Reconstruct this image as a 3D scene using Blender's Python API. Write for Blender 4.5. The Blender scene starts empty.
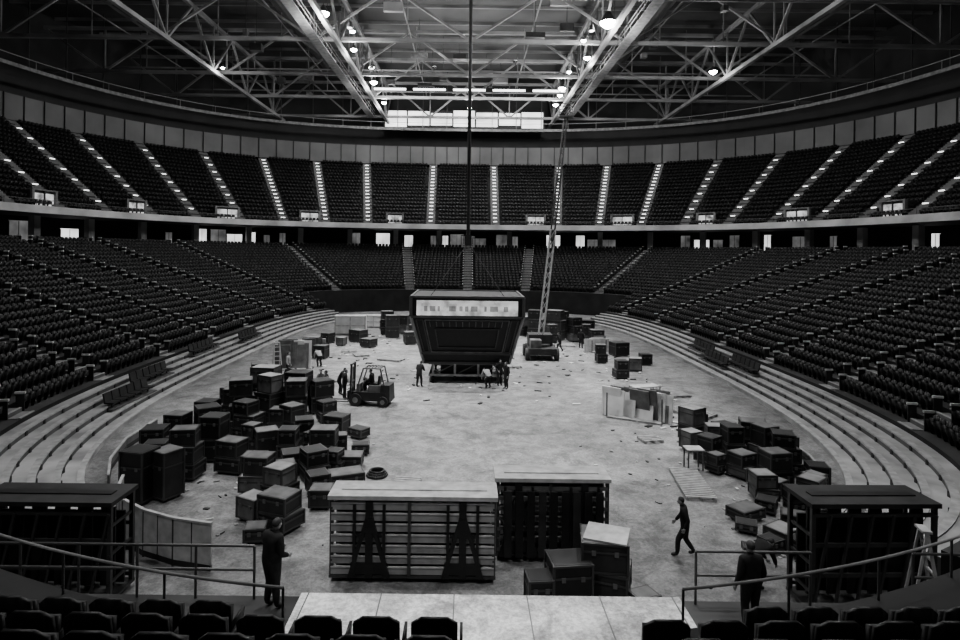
import bpy, math, random
import numpy as np
from mathutils import Vector, Matrix
random.seed(7); rng=np.random.default_rng(5)
D=bpy.data; C=bpy.context
def link(o):
    C.scene.collection.objects.link(o); return o
# ---------------- materials ----------------
def mat(name,v,rough=0.6,var=0.25,scale=3.0,metal=0.0,emit=0.0,bump=0.0,spec=None):
    m=D.materials.new(name); m.use_nodes=True; nt=m.node_tree; b=nt.nodes['Principled BSDF']
    b.inputs['Roughness'].default_value=rough; b.inputs['Metallic'].default_value=metal
    if spec is not None: b.inputs['Specular IOR Level'].default_value=spec
    tc=nt.nodes.new('ShaderNodeTexCoord'); no=nt.nodes.new('ShaderNodeTexNoise')
    no.inputs['Scale'].default_value=scale; no.inputs['Detail'].default_value=5
    cr=nt.nodes.new('ShaderNodeValToRGB')
    lo=v*(1-var); hi=min(1,v*(1+var))
    cr.color_ramp.elements[0].color=(lo,lo,lo,1); cr.color_ramp.elements[1].color=(hi,hi,hi,1)
    cr.color_ramp.elements[0].position=.3; cr.color_ramp.elements[1].position=.7
    nt.links.new(tc.outputs['Object'],no.inputs['Vector']); nt.links.new(no.outputs['Fac'],cr.inputs['Fac'])
    nt.links.new(cr.outputs['Color'],b.inputs['Base Color'])
    if emit>0:
        b.inputs['Emission Strength'].default_value=emit
        if var>0: nt.links.new(cr.outputs['Color'],b.inputs['Emission Color'])
        else: b.inputs['Emission Color'].default_value=(1,1,1,1)
    return m
M={}
M['seat']=mat('seat_plastic',.007,.5,.3,1,spec=.25)
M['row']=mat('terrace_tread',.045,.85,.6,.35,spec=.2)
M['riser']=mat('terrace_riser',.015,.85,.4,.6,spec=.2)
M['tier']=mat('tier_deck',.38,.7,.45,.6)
M['tierr']=mat('tier_riser_shadow',.09,.7,.4,.5)  # shadow between the tier decks, put into a darker riser colour
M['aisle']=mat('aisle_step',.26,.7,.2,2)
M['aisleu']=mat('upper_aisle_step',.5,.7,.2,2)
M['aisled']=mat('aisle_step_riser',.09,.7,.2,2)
M['fascia']=mat('fascia_paint',.42,.5,.4,.3)
M['band']=mat('upper_band_panel',.085,.6,.5,.12)
M['wall']=mat('dark_wall',.012,.8,.3,.3)
M['ceil']=mat('ceiling_deck',.05,.8,.6,.08)
M['wall2']=mat('concourse_wall',.04,.8,.4,.3)
M['steel']=mat('truss_steel',.15,.5,.6,.22)
M['steeld']=mat('dark_steel',.03,.45,.3,2)
M['pipe']=mat('rail_pipe',.05,.4,.2,4)
M['black']=mat('black_paint',.008,.5,.3,3,spec=.3)
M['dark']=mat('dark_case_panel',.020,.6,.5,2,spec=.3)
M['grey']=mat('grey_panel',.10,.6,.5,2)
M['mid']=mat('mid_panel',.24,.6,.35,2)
M['light']=mat('light_panel',.42,.6,.3,3)
M['white']=mat('white_board',.68,.5,.2,1.2)
M['adv']=mat('glow_ad_panel',.6,.5,.55,1.6,emit=.7)  # emission added so the scoreboard panel reads bright
M['advm']=mat('glow_ad_print',.25,.5,.5,1.6,emit=.4)  # same added glow for the print on the panel
M['wood']=mat('plywood',.28,.7,.3,4)
M['rubber']=mat('tyre_rubber',.015,.8,.2,6)
M['skin']=mat('skin',.28,.55,.1,9)
M['hair']=mat('hair',.02,.7,.3,20)
M['cloth']=mat('dark_cloth',.012,.9,.3,9,spec=.2)
M['cloth2']=mat('trouser_cloth',.018,.9,.3,9,spec=.2)
M['shirt']=mat('light_shirt',.28,.9,.2,9)
M['lamp']=mat('lamp_glow',.8,.5,0,1,emit=80)
M['lamp2']=mat('tube_glow',.8,.5,0,1,emit=5)
M['win']=mat('window_glow',.8,.5,.4,.25,emit=3.0)
M['door']=mat('doorway_glow',.6,.5,.5,.35,emit=2.2)
M['vom']=mat('vomitory_glow',.45,.5,.9,.9,emit=1.0)
M['door2']=mat('doorway_dim_glow',.4,.5,.8,.4,emit=.25)
M['dot']=mat('step_light',.8,.5,0,1,emit=3.6)
def floor_mat(name='arena_concrete',lo=.20,hi=.36):
    m=D.materials.new(name); m.use_nodes=True; nt=m.node_tree; b=nt.nodes['Principled BSDF']
    tc=nt.nodes.new('ShaderNodeTexCoord')
    def noise(s,d,r=.6,dist=0):
        n=nt.nodes.new('ShaderNodeTexNoise'); n.inputs['Scale'].default_value=s; n.inputs['Detail'].default_value=d; n.inputs['Roughness'].default_value=r; n.inputs['Distortion'].default_value=dist
        nt.links.new(tc.outputs['Object'],n.inputs['Vector']); return n
    def ramp(n,a,b_,p,q):
        c=nt.nodes.new('ShaderNodeValToRGB'); c.color_ramp.elements[0].color=(a,a,a,1); c.color_ramp.elements[1].color=(b_,b_,b_,1)
        c.color_ramp.elements[0].position=p; c.color_ramp.elements[1].position=q; nt.links.new(n.outputs['Fac'],c.inputs['Fac']); return c
    def mul(x,y):
        k=nt.nodes.new('ShaderNodeMixRGB'); k.blend_type='MULTIPLY'; k.inputs[0].default_value=1
        nt.links.new(x.outputs['Color'],k.inputs[1]); nt.links.new(y.outputs['Color'],k.inputs[2]); return k
    a=ramp(noise(.11,6,.6,.6),lo,hi,.38,.62); c=ramp(noise(1.1,9,.8,.4),.50,1.0,.42,.58); d=ramp(noise(9,6,.8),.62,1.0,.42,.56); e=ramp(noise(.5,4,.7,1.5),.62,1.0,.38,.46)
    r=mul(mul(mul(a,c),d),e); nt.links.new(r.outputs['Color'],b.inputs['Base Color'])
    rr=ramp(noise(.8,4),.45,.8,.3,.7); nt.links.new(rr.outputs['Color'],b.inputs['Roughness'])
    return m
M['floor']=floor_mat(); M['ledge']=floor_mat('worn_lit_deck',.6,.85)  # ledge: pale tone paints the spotlit middle of the platform
# ---------------- mesh builder ----------------
class MB:
    def __init__(s): s.v=[];s.f=[];s.m=[];s.mats=[]
    def mi(s,k):
        if k not in s.mats: s.mats.append(k)
        return s.mats.index(k)
    def add(s,vs,fs,k):
        o=len(s.v); s.v.extend([tuple(p) for p in vs]); i=s.mi(k)
        for f in fs: s.f.append(tuple(o+a for a in f)); s.m.append(i)
    def quad(s,a,b,c,d,k): s.add([a,b,c,d],[(0,1,2,3)],k)
    def box(s,c,sz,k,rz=0,top=None,rx=0,ry=0,taper=1.0):
        x,y,z=[q/2 for q in sz]; t=taper
        R=Matrix.Rotation(rz,3,'Z')@Matrix.Rotation(ry,3,'Y')@Matrix.Rotation(rx,3,'X')
        P=[(-x,-y,-z),(x,-y,-z),(x,y,-z),(-x,y,-z),(-x*t,-y*t,z),(x*t,-y*t,z),(x*t,y*t,z),(-x*t,y*t,z)]
        P=[R@Vector(p)+Vector(c) for p in P]
        F=[(0,3,2,1),(0,1,5,4),(1,2,6,5),(2,3,7,6),(3,0,4,7)]
        s.add(P,F,k); 
        o=len(s.v)-8; s.f.append((o+4,o+5,o+6,o+7)); s.m.append(s.mi(top or k))
    def beam(s,a,b,w,k,h=None):
        a=Vector(a);b=Vector(b);d=(b-a); 
        if d.length<1e-5:return
        d.normalize(); up=Vector((0,0,1)) if abs(d.z)<.95 else Vector((0,1,0))
        r=d.cross(up).normalized(); u=r.cross(d); h=h or w
        r=r*w/2; u=u*h/2
        P=[a-r-u,a+r-u,a+r+u,a-r+u,b-r-u,b+r-u,b+r+u,b-r+u]
        s.add(P,[(0,1,2,3),(7,6,5,4),(0,4,5,1),(1,5,6,2),(2,6,7,3),(3,7,4,0)],k)
    def cyl(s,a,b,r,k,n=10,r2=None):
        a=Vector(a);b=Vector(b);d=(b-a).normalized(); up=Vector((0,0,1)) if abs(d.z)<.95 else Vector((0,1,0))
        x=d.cross(up).normalized(); y=x.cross(d); r2=r if r2 is None else r2
        P=[a+(x*math.cos(t)+y*math.sin(t))*r for t in [2*math.pi*i/n for i in range(n)]]+[b+(x*math.cos(t)+y*math.sin(t))*r2 for t in [2*math.pi*i/n for i in range(n)]]
        F=[(i,(i+1)%n,n+(i+1)%n,n+i) for i in range(n)]+[tuple(range(n))[::-1],tuple(range(n,2*n))]
        s.add(P,F,k)
    def obj(s,name,loc=(0,0,0),rz=0,parent=None,smooth=False):
        me=D.meshes.new(name); me.from_pydata(s.v,[],s.f)
        for k in s.mats: me.materials.append(M[k])
        me.polygons.foreach_set('material_index',s.m)
        if smooth: me.polygons.foreach_set('use_smooth',[True]*len(s.f))
        me.update(); o=D.objects.new(name,me); o.location=loc; o.rotation_euler=(0,0,rz); link(o)
        if parent: o.parent=parent
        return o
# ---------------- bowl geometry ----------------
YC=48.75
def ringpts(a,b,n,N):
    th=np.linspace(0,2*np.pi,8001)[:-1]
    c=np.sin(th); s=np.cos(th)
    r=(np.abs(c/a)**n+np.abs(s/b)**n)**(-1/n)
    P=np.stack([c*r,s*r],1)
    Q=np.vstack([P,P[:1]]); L=np.r_[0,np.cumsum(np.linalg.norm(np.diff(Q,axis=0),axis=1))]
    t=np.linspace(0,L[-1],N+1)[:-1]
    X=np.interp(t,L,Q[:,0]);Y=np.interp(t,L,Q[:,1]); P=np.stack([X,Y],1)
    G=np.stack([np.sign(X)*np.abs(X/a)**(n-1)/a,np.sign(Y)*np.abs(Y/b)**(n-1)/b],1)
    G/=np.linalg.norm(G,axis=1)[:,None]
    return P,G,L[-1]
def hit(P,G,a,b,n,lo=-14.,hi=70.):
    lo=np.full(len(P),lo);hi=np.full(len(P),hi)
    for _ in range(40):
        m=(lo+hi)/2; q=P+G*m[:,None]
        f=np.abs(q[:,0]/a)**n+np.abs(q[:,1]/b)**n
        lo=np.where(f<1,m,lo);hi=np.where(f<1,hi,m)
    return P+G*((lo+hi)/2)[:,None]
def W(p,z): return (p[0],p[1]+YC,z)
N=320; NR=22
A0=21.0; AF=17.9
BP,BG,BL=ringpts(A0,34.75,3.5,N)
def lab(k): return (A0+k*1.04,34.75+.85*k,3.5-.7*k/NR)
def zrow(k): return 1.3+.368*k
LR=[hit(BP,BG,*lab(k)) for k in range(NR+1)]
TW=(A0-AF)/5; TH=.22
TR=[hit(BP,BG,AF+TW*m,31.25+.7*m,3.5,lo=-6,hi=5) for m in range(6)]
start=[]
for j in range(N):
    mx=(BP[j]+BP[(j+1)%N])/2
    if mx[1]>0 and abs(mx[0])<17.5: start.append(5)
    elif mx[1]<0 and abs(mx[0])<12.5: start.append(9 if abs(mx[0]-.3)<2.7 else 8)
    else: start.append(0)
t=MB()
for j in range(N):
    j2=(j+1)%N
    for k in range(start[j],NR):
        z=zrow(k); z0=zrow(k-1) if k>start[j] else (TH*5 if start[j]==0 else 0)
        A,B=LR[k][j],LR[k][j2]; A2,B2=LR[k+1][j],LR[k+1][j2]
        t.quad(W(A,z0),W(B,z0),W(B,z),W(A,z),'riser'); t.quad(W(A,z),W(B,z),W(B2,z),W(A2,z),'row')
    if start[j]!=start[j2]:
        lo_,hi_=sorted((start[j],start[j2]))
        for k in range(lo_,hi_):
            t.quad(W(LR[k][j2],0),W(LR[k+1][j2],0),W(LR[k+1][j2],zrow(k)),W(LR[k][j2],zrow(k)),'riser')
        if lo_==0: 
            for m in range(5): t.quad(W(TR[m][j2],0),W(TR[m+1][j2],0),W(TR[m+1][j2],TH*(m+1)),W(TR[m][j2],TH*(m+1)),'tierr')
t.obj('lower_bowl_terrace')
t=MB()
for j in range(N):
    if start[j]: continue
    j2=(j+1)%N
    for m in range(5):
        z=TH*(m+1)
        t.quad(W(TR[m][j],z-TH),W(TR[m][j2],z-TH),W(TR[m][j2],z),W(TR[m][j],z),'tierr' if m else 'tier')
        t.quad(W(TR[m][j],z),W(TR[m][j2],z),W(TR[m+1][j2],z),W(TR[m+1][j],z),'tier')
        if j%3==0 and m:
            q=TR[m][j]; t.box((q[0],q[1]+YC,z-.1),(.12,.12,.2),'steeld')
        q=TR[m]+(TR[m+1]-TR[m])*.3
        t.quad(W(TR[m][j]*.999,z+.05),W(TR[m][j2]*.999,z+.05),W(q[j2],z+.05),W(q[j],z+.05),'light')
        t.quad(W(TR[m][j]*.999,z-.02),W(TR[m][j2]*.999,z-.02),W(TR[m][j2]*.999,z+.05),W(TR[m][j]*.999,z+.05),'light')
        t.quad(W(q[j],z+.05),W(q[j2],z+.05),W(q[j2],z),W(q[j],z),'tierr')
t.obj('retracted_seating_tiers')
def base_at(P,G,idx):
    i=int(idx)%len(P); f=idx-int(idx); j=(i+1)%len(P)
    g=G[i]*(1-f)+G[j]*f; return P[i]*(1-f)+P[j]*f, g/np.linalg.norm(g)
def aisles(P,G,L,sl,near=None):
    out=[]; n=len(P)
    for s in sl:
        p,g=base_at(P,G,(s/L*n)%n)
        if near and p[1]<0 and abs(p[0])<14: continue
        out.append((p,g))
    if near:
        for x in near:
            i=min((k for k in range(n) if P[k][1]<0),key=lambda k:abs(P[k][0]-x)); out.append((np.array([x,P[i][1]]),G[i]))
    return out
nA=int(BL/2/7.8)
LA=aisles(BP,BG,BL,[i*7.8 for i in range(-nA,nA+1)],near=[.95,-8.3,9.7])
lap=np.array([a[0] for a in LA]); lag=np.array([a[1] for a in LA])
LAR=[hit(lap,lag,*lab(k)) for k in range(NR+1)]
t=MB()
for i,(p,g) in enumerate(LA):
    s0=5 if (p[1]>0 and abs(p[0])<17.5) else (9 if p[1]<0 and abs(p[0])<3 else (8 if p[1]<0 and abs(p[0])<12.5 else 0))
    ang=math.atan2(g[1],g[0]); tn=np.array([-g[1],g[0]])
    for k in range(s0,NR):
        A,B=LAR[k][i],LAR[k+1][i]; d=np.linalg.norm(B-A)
        for h in (0,1):
            c=A+(B-A)*(.25+.5*h); z=zrow(k)+.18*h
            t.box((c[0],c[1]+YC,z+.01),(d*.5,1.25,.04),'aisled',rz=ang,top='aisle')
            c2=A+(B-A)*(.5*h+.06)
            t.box((c2[0],c2[1]+YC,z+.03),(.10,1.25,.05),'light',rz=ang)
            if h: t.box((c[0],c[1]+YC,z-.09),(d*.5,1.25,.17),'aisled',rz=ang)
        for sg in (-1,1):
            c=A+(B-A)*.62+tn*sg*.72
            if c[1]+YC>8: t.box((c[0],c[1]+YC,zrow(k)+.42),(.36,.05,.8),'dark',rz=ang); t.box((c[0],c[1]+YC,zrow(k)+.88),(.44,.10,.10),'white',rz=ang)
t.obj('lower_bowl_aisle_stairs')
def seat_mesh():
    v=[];f=[]
    def bx(P):
        o=len(v); v.extend(P); f.extend([(o,o+3,o+2,o+1),(o+4,o+5,o+6,o+7),(o,o+1,o+5,o+4),(o+1,o+2,o+6,o+5),(o+2,o+3,o+7,o+6),(o+3,o,o+4,o+7)])
    xs=[-.225,-.13,.13,.225]; tops=[.78,.86,.86,.78]; cy=[.045,0,0,.045]
    for i in range(3):
        a,b=xs[i],xs[i+1]; ya,yb=cy[i],cy[i+1]; ta,tb=tops[i],tops[i+1]
        bx([(a,ya+.10,.40),(b,yb+.10,.40),(b,yb+.05,.40),(a,ya+.05,.40),(a,ya+.03,ta),(b,yb+.03,tb),(b,yb-.02,tb),(a,ya-.02,ta)])
    bx([(-.20,.14,.40),(.20,.14,.40),(.20,.20,.40),(-.20,.20,.40),(-.18,.16,.72),(.18,.16,.72),(.18,.24,.70),(-.18,.24,.70)])
    bx([(.245,.0,0),(.275,.0,0),(.275,.12,0),(.245,.12,0),(.245,.02,.62),(.275,.02,.62),(.275,.34,.62),(.245,.34,.62)])
    return np.array(v,float),np.array(f,int)
SV,SF=seat_mesh()
def seats(name,rows,zf,aw,arows,startf,ymin):
    inst=[]
    for k,(R0,R1) in enumerate(rows):
        mid=R0*.28+R1*.72
        Q=np.vstack([mid,mid[:1]]); seg=np.linalg.norm(np.diff(Q,axis=0),axis=1); L=np.r_[0,np.cumsum(seg)]
        n=int(L[-1]/.56); s=(np.arange(n)+.5)*L[-1]/n
        X=np.interp(s,L,Q[:,0]);Y=np.interp(s,L,Q[:,1]); idx=np.clip(np.searchsorted(L,s)-1,0,len(mid)-1)
        T=(Q[1:]-Q[:-1])/seg[:,None]; T=T[idx]
        ap=arows[k][0]*.28+arows[k][1]*.72
        dist=np.min(np.hypot(X[:,None]-ap[None,:,0],Y[:,None]-ap[None,:,1]),axis=1)
        ok=(dist>aw/2+.28)&(Y+YC>ymin)&np.array([startf(i)<=k for i in idx])
        z=zf(k)
        for x,y,tx,ty in zip(X[ok],Y[ok],T[ok,0],T[ok,1]): inst.append((x,y+YC,z,tx,ty))
    I=np.array(inst); n=len(I)
    tx,ty=I[:,3],I[:,4]; fx,fy=ty,-tx
    rx,ry=fy,-fx
    v=SV
    P=np.empty((n,len(v),3))
    P[:,:,0]=I[:,0,None]+rx[:,None]*v[None,:,0]+fx[:,None]*v[None,:,1]
    P[:,:,1]=I[:,1,None]+ry[:,None]*v[None,:,0]+fy[:,None]*v[None,:,1]
    P[:,:,2]=I[:,2,None]+v[None,:,2]
    F=(SF[None]+(np.arange(n)*len(v))[:,None,None]).reshape(-1)
    nf=n*len(SF)
    me=D.meshes.new(name); me.vertices.add(n*len(v)); me.vertices.foreach_set('co',P.reshape(-1))
    me.loops.add(nf*4); me.loops.foreach_set('vertex_index',F); me.polygons.add(nf)
    me.polygons.foreach_set('loop_start',np.arange(nf)*4)
    me.update(calc_edges=True); me.materials.append(M['seat'])
    link(D.objects.new(name,me))
seats('lower_bowl_seating',[(LR[k],LR[k+1]) for k in range(NR)],zrow,1.25,[(LAR[k],LAR[k+1]) for k in range(NR)],lambda i:start[i],-3)
# upper deck
NU=18
UP,UG,UL=ringpts(46,49.5,2.7,N)
def uab(k): return (46+.9*k,49.5+.9*k,2.7)
def zu(k): return 13.0+.68*k
UR=[hit(UP,UG,*uab(k),lo=-5,hi=40) for k in range(NU+1)]
sl=[-.9+q for q in (-5.3,5.3,-15.4,15.4)]; q=22.0
while q<UL/2-4: sl+=[-.9-q,-.9+q]; q+=6.4
UA=aisles(UP,UG,UL,sl)
uap=np.array([a[0] for a in UA]); uag=np.array([a[1] for a in UA])
UAR=[hit(uap,uag,*uab(k),lo=-5,hi=40) for k in range(NU+1)]
t=MB()
for j in range(N):
    j2=(j+1)%N
    for k in range(NU):
        z=zu(k); A,B,A2,B2=UR[k][j],UR[k][j2],UR[k+1][j],UR[k+1][j2]
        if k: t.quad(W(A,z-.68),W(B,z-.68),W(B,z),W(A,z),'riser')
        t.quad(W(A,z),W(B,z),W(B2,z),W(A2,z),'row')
t.obj('upper_deck_terrace')
t=MB(); td=MB()
for i,(p,g) in enumerate(UA):
    if p[1]+YC<5: continue
    ang=math.atan2(g[1],g[0])
    for k in range(NU):
        A,B=UAR[k][i],UAR[k+1][i]
        for h in range(3):
            c=A+(B-A)*(h+.5)/3; z=zu(k)+.227*h
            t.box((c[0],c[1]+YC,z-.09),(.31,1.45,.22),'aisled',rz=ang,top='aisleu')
        if k%2==0 or abs(p[0])<30:
            c=A+(B-A)*.05; 
            td.box((c[0],c[1]+YC,zu(k)+.06),(.14,.6,.10),'dot',rz=ang)
t.obj('upper_deck_aisle_stairs'); td.obj('aisle_step_lights')
seats('upper_deck_seating',[(UR[k],UR[k+1]) for k in range(NU)],zu,1.45,[(UAR[k],UAR[k+1]) for k in range(NU)],lambda i:0,8)
def ring(a,b,n): return hit(UP,UG,a,b,n,lo=-16,hi=50)
RC=ring(54,60,2.7)
def strip(t,A,za,B,zb,k):
    for j in range(N):
        j2=(j+1)%N; t.quad(W(A[j],za),W(A[j2],za),W(B[j2],zb),W(B[j],zb),k)
RLtop=ring(*lab(NR))
t=MB(); strip(t,RLtop,9.42,RC,9.42,'row'); strip(t,RLtop,9.0,RLtop,9.42,'riser'); t.obj('concourse_floor')
t=MB(); strip(t,RC,9.42,RC,12.3,'wall2'); t.obj('wall_concourse')
F0=ring(46,49.5,2.7);F1=ring(45.6,49.1,2.7)
t=MB(); strip(t,F1,12.35,F1,13.15,'fascia'); strip(t,F1,13.15,F0,13.15,'fascia'); strip(t,F0,13.0,F0,13.15,'fascia')
strip(t,F1,12.35,RC,12.35,'wall2'); t.obj('upper_deck_fascia')
t=MB()
for j in range(0,N):
    a,b=F1[j],F1[(j+1)%N]
    t.beam(W(a,13.75),W(b,13.75),.06,'pipe'); t.beam(W(a,13.45),W(b,13.45),.03,'pipe')
    if j%2==0: t.beam(W(a,13.17),W(a,13.75),.05,'pipe')
t.obj('upper_deck_guard_rail')
RB=ring(62.3,65.8,2.7); RB2=ring(63.5,67,2.7)
t=MB(); strip(t,RB,25.2,RB,28.6,'band'); strip(t,RB,28.6,RB2,28.6,'fascia')
for j in range(0,N,2):
    t.beam(W(RB[j]*.998,25.2),W(RB[j]*.998,28.6),.12,'wall')
t.obj('upper_ring_parapet')
RW=ring(66,69.5,2.7)
t=MB(); strip(t,RB2,28.6,RW,28.6,'wall'); strip(t,RW,28.6,RW,42,'wall'); t.obj('wall_perimeter')
t=MB()
nn=len(RW); t.add([W(p,42) for p in RW],[tuple(range(nn))],'ceil')
for y in np.arange(-15,116,6.0):
    w=66*(max(0,1-abs((y-YC)/69.5)**2.7))**(1/2.7)
    if w>2: t.box((0,y,41.8),(2*w-1,.25,.4),'steel')
t.obj('ceiling')
t=MB(); K1=ring(57,60.5,2.7);K2=ring(58.2,61.7,2.7)
strip(t,K1,31.0,K2,31.0,'steeld'); strip(t,K1,30.6,K1,31.05,'grey')
for j in range(N):
    t.beam(W(K1[j],32),W(K1[(j+1)%N],32),.08,'steel')
    if j%4==0:
        t.beam(W(K1[j],31),W(K1[j],32),.06,'steel'); t.beam(W(K2[j],31),W(K2[j],42),.12,'steeld')
t.obj('ring_catwalk')
t=MB(); t.box((0,YC,-.25),(150,150,.5),'floor'); t.obj('floor')
t=MB(); KC=ring(50.5,57,2.7)
for j in range(0,N,7):
    p=KC[j]; t.box((p[0],p[1]+YC,10.87),(.8,.8,2.9),'fascia',rz=math.atan2(UG[j][1],UG[j][0]))
t.obj('concourse_columns')
t=MB(); r2=random.Random(11)
for j in range(0,N,2):
    p=RC[j]-UG[j]*.16
    if p[1]+YC<15: continue
    u=r2.random()
    if u<.45: continue
    k='door' if u>.80 else 'door2'; w=r2.choice([1.0,1.5,2.4]); ang=math.atan2(UG[j][1],UG[j][0])
    hh=r2.choice([1.6,2.0,2.3])
    c=W(p,9.5+hh/2); t.box(c,(.1,w,hh),k,rz=ang)
    t.box((c[0],c[1],9.5+hh+.08),(.22,w+.3,.15),'dark',rz=ang)
    tn=np.array([-UG[j][1],UG[j][0]])
    for sg in (-1,0,1):
        q=p+tn*sg*(w/2+.05)*(1 if sg else 0); t.box((q[0],q[1]+YC,9.45+hh/2),(.22,.12 if sg else .05,hh),'dark',rz=ang)
t.obj('concourse_doorways')
t=MB()
for s,wd in ((-12,2.2),(11,2.6),(-25.3,2.6),(24.6,3.0),(-37.5,3.0),(37,2.2),(-50.5,2.2),(50,3),(-63,2.6),(63,2.6)):
    p,g2=base_at(UP,UG,(s/UL*N)%N)
    ang=math.atan2(g2[1],g2[0]); tn=np.array([-g2[1],g2[0]])
    c=p+g2*2.2
    t.box((c[0],c[1]+YC,13.95),(2.4,wd+.7,1.8),'dark',rz=ang)
    c=p+g2*.94; t.box((c[0],c[1]+YC,13.9),(.1,wd,1.3),'vom',rz=ang)
    for sg in (-1,0,1):
        c=p+g2*.9+tn*sg*(wd/2+.2); t.box((c[0],c[1]+YC,13.95),(.4,.3 if sg else .08,1.8),'grey' if sg else 'dark',rz=ang)
    c=p+g2*.9; t.box((c[0],c[1]+YC,14.9),(.4,wd+.7,.15),'grey',rz=ang)
t.obj('upper_deck_vomitories')
# ---------------- roof ----------------
def truss(name,a,b,zb,zt,n,w=.42,web=.2):
    t=MB(); a=Vector(a);b=Vector(b)
    P=lambda f,z:(a.x+(b.x-a.x)*f,a.y+(b.y-a.y)*f,z)
    t.beam(P(0,zb),P(1,zb),w,'steel'); t.beam(P(0,zt),P(1,zt),w,'steel')
    for i in range(n):
        f0,fm,f1=i/n,(i+.5)/n,(i+1)/n
        t.beam(P(f0,zt),P(fm,zb),web,'steel'); t.beam(P(fm,zb),P(f1,zt),web,'steel'); t.beam(P(fm,zb),P(fm,zt),web*.7,'steel')
        c=P(fm,zb+.1); t.box(c,(.9 if abs(b.x-a.x)>1 else .3,.3 if abs(b.x-a.x)>1 else .9,.6),'steel')
    return t.obj(name)
def wx(y,a=64,b=67.5): return a*(max(0.01,1-abs((y-YC)/b)**2.7))**(1/2.7)
for y,z,n in ((44,33,7),(57,33.4,7),(69,33,7),(84,33.4,7),(95,33,7),(107,32.6,6)):
    w=wx(y); truss('roof_truss',(-w,y,0),(w,y,0),z,z+6,n,.42,.26)
for x in (-34,-15,15,34):
    l=69*(1-abs(x/65)**2.7)**(1/2.7)-3
    truss('roof_girder',(x,YC-l,0),(x,YC+l,0),32.3,38.4,10,.46,.26)
t=MB()
for x in (-46,-24,-8,8,24,46):
    l=67*(1-abs(x/65)**2.7)**(1/2.7)-3
    t.beam((x,YC-l,37.5),(x,YC+l,37.5),.14,'steel')
for y in (63,76,89,101):
    w=wx(y)-2; t.beam((-w,y,35.5),(w,y,35.5),.18,'steel')
    for x in np.arange(-int(w/8)*8,w,8): t.beam((x,y,35.5),(x,y,42),.12,'steel')
t.obj('roof_purlins')
# hanging rigging loads: banner rolls, speaker clusters and cable trays in the roof
t=MB()
rr=random.Random(3)
for i in range(34):
    x=rr.uniform(-30,30); y=rr.uniform(60,104); z=rr.uniform(34,39); w_=rr.uniform(.5,2.6)
    t.box((x,y,z),(w_,rr.uniform(.4,1.2),rr.uniform(.4,1.2)),rr.choice(('grey','steel','dark','steeld'))); t.beam((x,y,z),(x,y,42),.07,'steeld')
t.obj('rigging_equipment')
t=MB()
for x in (-24,24): t.cyl((x,5,39.5),(x,100,39.5),.7,'steeld',12)
t.obj('ventilation_ducts')
for x in (-17.3,17.3):
    t=MB(); y0,y1=10,106
    t.box((x,(y0+y1)/2,32.2),(1.1,y1-y0,.10),'grey')
    for s in (-.55,.55):
        for z in (32.8,33.3): t.beam((x+s,y0,z),(x+s,y1,z),.06,'steel')
        for y in np.arange(y0,y1,2.4): t.beam((x+s,y,32.2),(x+s,y,33.3),.05,'steel')
    for y in np.arange(y0,y1,6): 
        for s in (-.55,.55): t.beam((x+s,y,33.3),(x+s,y,42),.06,'steeld')
    t.obj('lighting_catwalk')
def lamp(x,y,z=33.4,P=2600,big=1.0,r=.5):
    t=MB(); t.cyl((0,0,.55*big),(0,0,0),.12*big,'steeld',12,.45*big)
    for i in range(4):
        t.cyl((0,0,-.09*i*big),(0,0,-.09*(i+1)*big),.42*big*math.cos(i*.38),'lamp',14,.42*big*math.cos((i+1)*.38))
    t.cyl((0,0,.5*big),(0,0,1.1),.05,'steeld',6)
    o=t.obj('high_bay_lamp',(x,y,z))
    l=D.lights.new('lamp_bulb','POINT'); l.energy=P; l.shadow_soft_size=r; lo=D.objects.new('lamp_bulb',l); lo.location=(0,0,-1.4*big); link(lo); lo.parent=o
LX=[(14.3,62.5,2.0,6200),(-15,61,1.4,4600),(-13.8,86,1.2,4000),(13.5,88,1.2,4000),(14.4,74,1.0,2600),(-14,72,.9,2400),(32,79,1.2,900),(-33,80,.6,700),(14,98,1.0,3300),(-14,98,.9,3300),(0,101,.8,3600),
    (-14.3,40,1,4200),(14.3,40,1,4600),(-14.3,22,1,2200),(14.3,22,1,2400),(12.8,68,.7,300),(13.2,80,.7,300),(-13,66,.7,300),(-13,79,.8,300),(13.8,92,.9,300)]
for x,y,b,P in LX: lamp(x,y,32.9,P,b)
# uplights washing the roof steel above the far end
for x,y in ((-5,83),(6,80),(0,92)):
    t=MB(); t.cyl((0,0,0),(0,0,.25),.25,'steeld',12,.35); t.cyl((0,0,.25),(0,0,.28),.3,'lamp2',12); t.beam((0,0,0),(0,0,-.6),.08,'steeld')
    o=t.obj('roof_uplight',(x,y,34)); l=D.lights.new('glow','SPOT'); l.energy=1500; l.spot_size=2.6; l.spot_blend=.8; l.shadow_soft_size=.3
    lo=D.objects.new('glow',l); lo.location=(0,0,.4); lo.rotation_euler=(math.pi,0,0); link(lo); lo.parent=o
def spot(x,y,z,tx,ty,P,ang,name='spotlight'):
    t=MB(); t.cyl((0,0,.6),(0,0,0),.18,'steeld',12,.3); t.cyl((0,0,.02),(0,0,-.02),.26,'lamp2',12); t.beam((0,0,.5),(0,0,1.3),.06,'steeld')
    o=t.obj(name,(x,y,z))
    l=D.lights.new('beam','SPOT'); l.energy=P; l.spot_size=math.radians(ang); l.spot_blend=.9; l.shadow_soft_size=.6
    lo=D.objects.new('beam',l); link(lo); lo.parent=o; lo.location=(0,0,-.1)
    d=Vector((tx-x,ty-y,-z)); lo.rotation_euler=d.to_track_quat('-Z','Y').to_euler()
for y,P in ((23.5,13000),(36,40000),(49,48000),(62,40000),(76,20000)):
    for x in (-12.5,12.5): spot(x,y,31.8,x*.3,y-1,P,58)
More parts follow.
